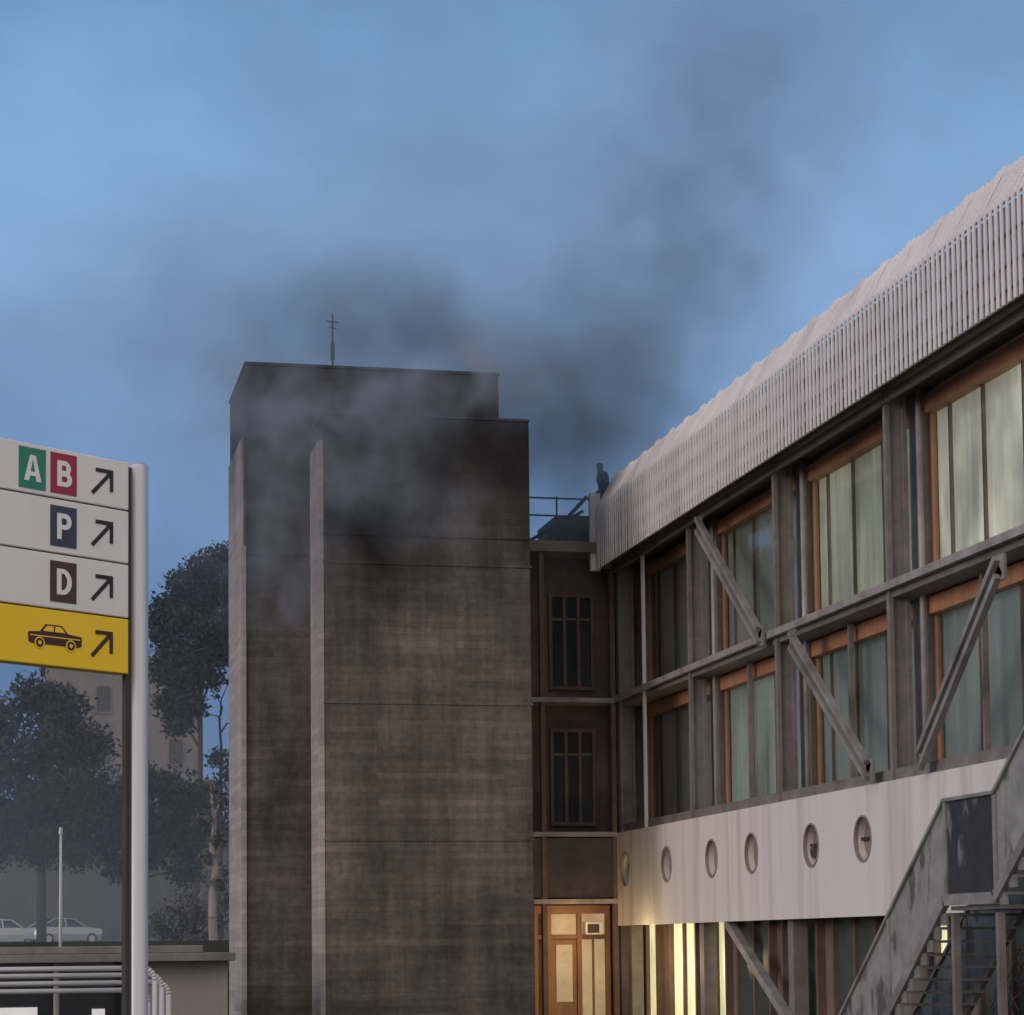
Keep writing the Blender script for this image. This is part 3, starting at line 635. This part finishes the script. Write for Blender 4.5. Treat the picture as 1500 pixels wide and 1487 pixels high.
def car(x,y,z,rot,paint,label):
    t=thing('parked_car',(x,y,z),label,'car','cars parked on the terrace')
    M=Matrix.Translation((x,y,z))@Matrix.Rotation(rot,4,'Z')
    prof=[(-2.05,.32,.62,.62),(-1.95,.22,.86,.80),(-1.2,.20,.93,.86),(-.75,.2,.96,.86),(0.6,.2,.96,.86),(1.5,.2,.98,.86),(1.95,.24,.92,.80),(2.05,.35,.7,.66)]
    b=MB();vs=[]
    for (px,zb,zt,w) in prof:
        vs+=[(px,-w,zb),(px,-w*1.02,(zb+zt)/2),(px,-w*.93,zt),(px,w*.93,zt),(px,w*1.02,(zb+zt)/2),(px,w,zb)]
    fs=[]
    for i in range(len(prof)-1):
        for k in range(6): fs.append((i*6+k,i*6+(k+1)%6,(i+1)*6+(k+1)%6,(i+1)*6+k))
    fs+=[tuple(range(6)),tuple(range(len(vs)-1,len(vs)-7,-1))];b.add(vs,fs)
    vs=[]
    for(px,zt,w) in ((-.35,1.42,.62),(.8,1.46,.62)): vs+=[(px,-w,zt-.06),(px,-w*.8,zt),(px,w*.8,zt),(px,w,zt-.06)]
    b.add(vs,[(0,1,5,4),(1,2,6,5),(2,3,7,6),(0,4,7,3)])
    for s in(-1,1):
        for (p,q) in (((-.95,.95,.80),(-.35,1.40,.62)),((.2,.96,.80),(.2,1.42,.62)),((1.75,.97,.78),(.8,1.42,.62))):
            b.beam((p[0],s*p[2],p[1]),(q[0],s*q[2],q[1]),.07,.07)
    b.obj('body',paint,t,M=M,smooth=False,bevel=.02)
    g_=MB();vs=[(-.93,-.77,.95),(-.93,.77,.95),(1.72,.75,.96),(1.72,-.75,.96),(-.34,-.6,1.38),(-.34,.6,1.38),(.8,.6,1.42),(.8,-.6,1.42)]
    g_.add(vs,[(0,1,5,4),(1,2,6,5),(2,3,7,6),(3,0,4,7)]);g_.obj('windscreen',M_glass_dark,t,M=M)
    for px in(-1.3,1.3):
        for s in(-1,1):
            w=MB();w.cyl((px,s*.70,.31),(px,s*.885,.31),.31,n=20);wo=w.obj('wheel',M_dark,t,M=M)
            w=MB();w.cyl((px,s*.88,.31),(px,s*.90,.31),.19,n=14);w.obj('rim',M_alu,wo,M=M)
    for s in(-1,1):
        w=MB();w.box(-2.03,-1.93,s*.62-.13,s*.62+.13,.62,.76);w.obj('headlight',M_tube,t,M=M)
    w=MB();w.box(-2.08,-2.0,-.6,.6,.3,.46);w.obj('grille',M_dark,t,M=M)
P_silver=mat('silver_car_paint',(.42,.44,.47),.3,metal=.3,bump=0,var=.04)
P_white=mat('white_car_paint',(.60,.62,.64),.3,bump=0,var=.04)
x,y=W(92,125);car(x,y,2.6,math.radians(205),P_silver,'silver hatchback parked below the grey wall')
x,y=W(2,127);car(x,y,2.6,math.radians(200),P_white,'white hatchback parked below the grey wall')

# ---------------------------------------------------------------- person on the roof
def person(x,y,z):
    t=thing('person',(x,y,z),'person in dark jacket standing bent at the roof parapet','person')
    J=[((0,0,.95),.14),((0,0,1.10),.16),((-.03,0,1.28),.20),((-.06,0,1.43),.18),((-.09,0,1.52),.07),((-.11,0,1.60),.09),((-.12,0,1.68),.105),((-.12,0,1.75),.075),
       ((0,.10,.90),.10),((.02,.12,.50),.07),((.06,.12,.10),.05),((-.10,.12,.05),.045),
       ((0,-.10,.90),.10),((-.05,-.12,.50),.07),((.0,-.12,.10),.05),((-.16,-.12,.05),.045),
       ((-.06,.20,1.42),.085),((-.0,.27,1.17),.06),((-.12,.24,1.00),.045),((-.17,.23,.97),.036),
       ((-.06,-.20,1.42),.085),((-.0,-.27,1.17),.06),((-.13,-.22,1.01),.045),((-.18,-.21,.98),.036)]
    E=[(0,1),(1,2),(2,3),(3,4),(4,5),(5,6),(6,7),(0,8),(8,9),(9,10),(10,11),(0,12),(12,13),(13,14),(14,15),(3,16),(16,17),(17,18),(18,19),(3,20),(20,21),(21,22),(22,23)]
    for w,s in((19,1),(23,-1)):
        bx_,by_,bz_=J[w][0]
        for k,(dy,L) in enumerate(((-.03,.07),(-.01,.08),(.01,.075),(.03,.06))):
            J.append(((bx_-.035,by_+dy,bz_),.010));E.append((w,len(J)-1));J.append(((bx_-.035-L*.7,by_+dy*1.1,bz_-L*.5),.008));E.append((len(J)-2,len(J)-1))
        J.append(((bx_-.01,by_-s*.045,bz_-.01),.011));E.append((w,len(J)-1))
    me=bpy.data.meshes.new('p');me.from_pydata([(x+a,y+b_,z+c) for (a,b_,c),r in J],E,[])
    o=bpy.data.objects.new('p',me);COL.objects.link(o)
    md=o.modifiers.new('s','SKIN')
    for i,(p,r) in enumerate(J): me.skin_vertices[0].data[i].radius=(r,r)
    me.skin_vertices[0].data[0].use_root=True
    o.modifiers.new('ss','SUBSURF').levels=1
    dg=bpy.context.evaluated_depsgraph_get();m2=bpy.data.meshes.new_from_object(o.evaluated_get(dg));bpy.data.objects.remove(o)
    m2.materials.clear()
    for m in (mat('dark_jacket',(.015,.018,.03),.8),mat('dark_trousers',(.02,.02,.022),.85),mat('skin',(.25,.15,.11),.6),mat('dark_hair',(.015,.01,.01),.8)): m2.materials.append(m)
    for p in m2.polygons:
        c=p.center;hz=c.z-z;hx=c.x-x
        p.material_index=0 if hz>.92 else 1
        if hz>1.53 : p.material_index=3 if (hz>1.69 or hx>-.13) else 2
        if hx<-.16 and hz<1.02 and hz>.8:p.material_index=2
        p.use_smooth=True
    bo=bpy.data.objects.new('body',m2);COL.objects.link(bo);attach(bo,t)
person(14.90,55.9,EYE+10.68)

# ---------------------------------------------------------------- smoke (real volumes on a voxel grid)
def smoke(name,bounds,res,blobs,dens,color,nscale,lohi,warp,wscale=.45,det=5,rough=.55,step=2.5):
    m=newmat(name+'_material');T=NT(m)
    v=T.new('ShaderNodeVolumePrincipled');v.inputs['Color'].default_value=(*color,1);v.inputs['Density'].default_value=1.0
    T.ln(v.outputs[0],out(m).inputs['Volume'])
    ng=bpy.data.node_groups.new(name,'GeometryNodeTree')
    ng.interface.new_socket(name='Geometry',in_out='INPUT',socket_type='NodeSocketGeometry')
    ng.interface.new_socket(name='Geometry',in_out='OUTPUT',socket_type='NodeSocketGeometry')
    T=NT(ng)
    T.new('NodeGroupInput');go=T.new('NodeGroupOutput')
    pos=T.new('GeometryNodeInputPosition').outputs[0]
    nw=T.new('ShaderNodeTexNoise');nw.inputs['Scale'].default_value=wscale;nw.inputs['Detail'].default_value=4;T.ln(pos,nw.inputs['Vector'])
    s0=T.new('ShaderNodeVectorMath',operation='SUBTRACT');s0.inputs[1].default_value=(.5,.5,.5);T.ln(nw.outputs['Color'],s0.inputs[0])
    s1=T.new('ShaderNodeVectorMath',operation='SCALE');s1.inputs['Scale'].default_value=warp;T.ln(s0.outputs[0],s1.inputs[0])
    ps=T.new('ShaderNodeVectorMath',operation='ADD');T.ln(pos,ps.inputs[0]);T.ln(s1.outputs[0],ps.inputs[1])
    acc=None
    for (c,r,w) in blobs:
        a=T.new('ShaderNodeVectorMath',operation='SUBTRACT');a.inputs[1].default_value=c;T.ln(ps.outputs[0],a.inputs[0])
        b_=T.new('ShaderNodeVectorMath',operation='DIVIDE');b_.inputs[1].default_value=r;T.ln(a.outputs[0],b_.inputs[0])
        d=T.new('ShaderNodeVectorMath',operation='LENGTH');T.ln(b_.outputs[0],d.inputs[0])
        mr=T.new('ShaderNodeMapRange',interpolation_type='SMOOTHSTEP');mr.inputs[1].default_value=.0;mr.inputs[2].default_value=1.15;mr.inputs[3].default_value=w;mr.inputs[4].default_value=0
        T.ln(d.outputs['Value'],mr.inputs[0])
        if acc is None: acc=mr.outputs[0]
        else:
            s=T.new('ShaderNodeMath',operation='ADD');T.ln(acc,s.inputs[0]);T.ln(mr.outputs[0],s.inputs[1]);acc=s.outputs[0]
    n=T.new('ShaderNodeTexNoise');n.inputs['Scale'].default_value=nscale;n.inputs['Detail'].default_value=det;n.inputs['Roughness'].default_value=rough;T.ln(ps.outputs[0],n.inputs['Vector'])
    mr=T.new('ShaderNodeMapRange');mr.inputs[1].default_value=lohi[0];mr.inputs[2].default_value=lohi[1];mr.inputs[4].default_value=dens
    T.ln(n.outputs['Fac'],mr.inputs[0])
    ml=T.new('ShaderNodeMath',operation='MULTIPLY');T.ln(acc,ml.inputs[0]);T.ln(mr.outputs[0],ml.inputs[1])
    vc=T.new('GeometryNodeVolumeCube')
    x0,x1,y0,y1,z0,z1=bounds
    vc.inputs['Min'].default_value=(x0,y0,z0);vc.inputs['Max'].default_value=(x1,y1,z1)
    vc.inputs['Resolution X'].default_value=int((x1-x0)/res);vc.inputs['Resolution Y'].default_value=int((y1-y0)/res);vc.inputs['Resolution Z'].default_value=int((z1-z0)/res)
    T.ln(ml.outputs[0],vc.inputs['Density'])
    sm=T.new('GeometryNodeSetMaterial');sm.inputs['Material'].default_value=m
    T.ln(vc.outputs[0],sm.inputs[0]);T.ln(sm.outputs[0],go.inputs[0])
    b=MB();b.box(*bounds);o=b.obj(name,m);o['kind']='stuff'
    md=o.modifiers.new('density','NODES');md.node_group=ng
    try: m.cycles.volume_step_rate=step
    except Exception as ex: print('step',ex)
    return o
E_=EYE
blobs=[((8.8,54.0,E_+15.3),(2.9,2.0,2.3),1.25),((6.6,54.0,E_+14.8),(2.2,1.8,1.8),.75),((10.6,54.0,E_+14.6),(2.2,1.8,1.8),.9),((13.0,54.8,E_+12.8),(2.8,2.2,3.2),1.2),((14.6,55.2,E_+14.6),(4.0,2.4,3.0),.75),
 ((14.4,55.2,E_+17.0),(8.0,2.8,4.5),.24),((16.9,55.4,E_+18.0),(4.4,2.6,4.6),.40),((18.4,55.4,E_+22.6),(5.0,2.6,6.0),.44),((5.0,53.8,E_+14.8),(3.2,2.0,3.0),.34),
 ((3.9,54.2,E_+12.0),(2.4,2.2,5.4),.24),((15.6,55.5,E_+12.8),(2.6,2.0,2.6),.6),((12.9,54.2,E_+10.6),(1.6,1.4,2.2),.3)]
smoke('smoke_plume',(-1,27,50.5,59,EYE+5,EYE+30),.26,blobs,.85,(.44,.60,.82),.62,(.28,.68),1.9,wscale=.7,det=8,rough=.64)
front=[((7.0,48.6,E_+11.1),(2.6,1.1,2.4),1.3),((5.6,49.4,E_+8.8),(2.0,1.3,2.3),.7),((9.2,48.7,E_+12.4),(3.0,1.1,1.4),.8),((8.8,48.6,E_+9.6),(1.9,1.0,1.0),.7),((5.0,50,E_+12.2),(1.5,1.4,2.2),.5),((10.6,49,E_+13.2),(2,1.2,1.0),.5)]
smoke('smoke_wisps',(2.2,13.5,46.6,51.9,EYE+5.5,EYE+15.2),.14,front,1.8,(.58,.68,.84),.8,(.42,.73),2.2,wscale=.8,det=8,rough=.68,step=3)
smoke('smoke_haze',(-26,16,62,139,0.2,26),1.4,[((-4,100,3),(30,52,18),1.0)],.010,(.66,.78,.90),.06,(.2,.7),6,wscale=.05)

# ---------------------------------------------------------------- lights
def lamp(name,loc,energy,col,r=.3):
    l=bpy.data.lights.new(name,'POINT');l.energy=energy;l.color=col;l.shadow_soft_size=r
    o=bpy.data.objects.new(name,l);o.location=loc;COL.objects.link(o);return o
lamp('arcade_lamp',(14.4,52.5,1.9),110,(1,.74,.40))
lamp('entrance_lamp',(13.9,55.0,2.9),13,(1,.6,.3),.1)
sun=bpy.data.lights.new('sun','SUN');sun.energy=.85;sun.angle=math.radians(20);sun.color=(1,.86,.81)
so=bpy.data.objects.new('sun',sun);COL.objects.link(so)
az=Vector((-.92,-.40,.22)).normalized()
so.rotation_euler=az.to_track_quat('Z','Y').to_euler()

# ---------------------------------------------------------------- world
w=bpy.data.worlds.new('World');S.world=w;w.use_nodes=True
T=NT(w)
for n in list(T.n): T.n.remove(n)
o_=T.new('ShaderNodeOutputWorld');bg=T.new('ShaderNodeBackground');T.ln(bg.outputs[0],o_.inputs[0])
tc=T.new('ShaderNodeTexCoord');sp=T.new('ShaderNodeSeparateXYZ');T.ln(tc.outputs['Generated'],sp.inputs[0])
ramp=T.new('ShaderNodeValToRGB');T.ln(sp.outputs[2],ramp.inputs[0])
R=ramp.color_ramp;R.elements[0].position=0;R.elements[0].color=(.115,.195,.37,1);R.elements[1].position=1;R.elements[1].color=(.11,.19,.34,1)
for p,c in((.12,(.10,.19,.39,1)),(.20,(.16,.29,.52,1)),(.29,(.22,.375,.62,1)),(.40,(.16,.30,.52,1)),(.55,(.12,.22,.40,1))):
    e_=R.elements.new(p);e_.color=c
mp=T.new('ShaderNodeMapping');mp.inputs['Scale'].default_value=(1,1,1.7);mp.inputs['Location'].default_value=(.3,.1,.7);T.ln(tc.outputs['Generated'],mp.inputs[0])
nz=T.new('ShaderNodeTexNoise');nz.inputs['Scale'].default_value=4.6;nz.inputs['Detail'].default_value=7;nz.inputs['Roughness'].default_value=.52;T.ln(mp.outputs[0],nz.inputs['Vector'])
mr=T.new('ShaderNodeMapRange');mr.inputs[1].default_value=.32;mr.inputs[2].default_value=.68;mr.inputs[3].default_value=.76;mr.inputs[4].default_value=1.22;T.ln(nz.outputs['Fac'],mr.inputs[0])
sc=T.new('ShaderNodeVectorMath',operation='SCALE');T.ln(ramp.outputs[0],sc.inputs[0]);T.ln(mr.outputs[0],sc.inputs['Scale'])
dt=T.new('ShaderNodeVectorMath',operation='DOT_PRODUCT');dt.inputs[1].default_value=(-.15,-.988,0);T.ln(tc.outputs['Generated'],dt.inputs[0])
m2=T.new('ShaderNodeMapRange',interpolation_type='SMOOTHSTEP');m2.inputs[1].default_value=-.3;m2.inputs[2].default_value=.5;T.ln(dt.outputs['Value'],m2.inputs[0])
mx=T.new('ShaderNodeMix',data_type='RGBA');T.ln(m2.outputs[0],mx.inputs[0]);T.ln(sc.outputs[0],mx.inputs[6]);mx.inputs[7].default_value=(.88,.79,.74,1)
sky=T.new('ShaderNodeTexSky');sky.sky_type='NISHITA';sky.sun_disc=False;sky.sun_elevation=math.radians(3);sky.sun_rotation=math.radians(246)
s3=T.new('ShaderNodeVectorMath',operation='SCALE');s3.inputs['Scale'].default_value=.012;T.ln(sky.outputs[0],s3.inputs[0])
ad=T.new('ShaderNodeVectorMath',operation='ADD');T.ln(mx.outputs[2],ad.inputs[0]);T.ln(s3.outputs[0],ad.inputs[1])
T.ln(ad.outputs[0],bg.inputs[0]);bg.inputs[1].default_value=1.0

# ---------------------------------------------------------------- camera
PITCH=4.0;ROLL=0.6
cd=bpy.data.cameras.new('camera');cam=bpy.data.objects.new('camera',cd);COL.objects.link(cam);S.camera=cam
cd.sensor_width=36;cd.lens=36*3300/1500;cd.clip_end=3000
cd.shift_y=(1382-3300*math.tan(math.radians(PITCH))-743.5)/1500
cam.matrix_world=Matrix.Translation((0,0,EYE))@Matrix.Rotation(-math.atan(730/3300),4,'Z')@Matrix.Rotation(math.radians(90+PITCH),4,'X')@Matrix.Rotation(-math.radians(ROLL),4,'Z')
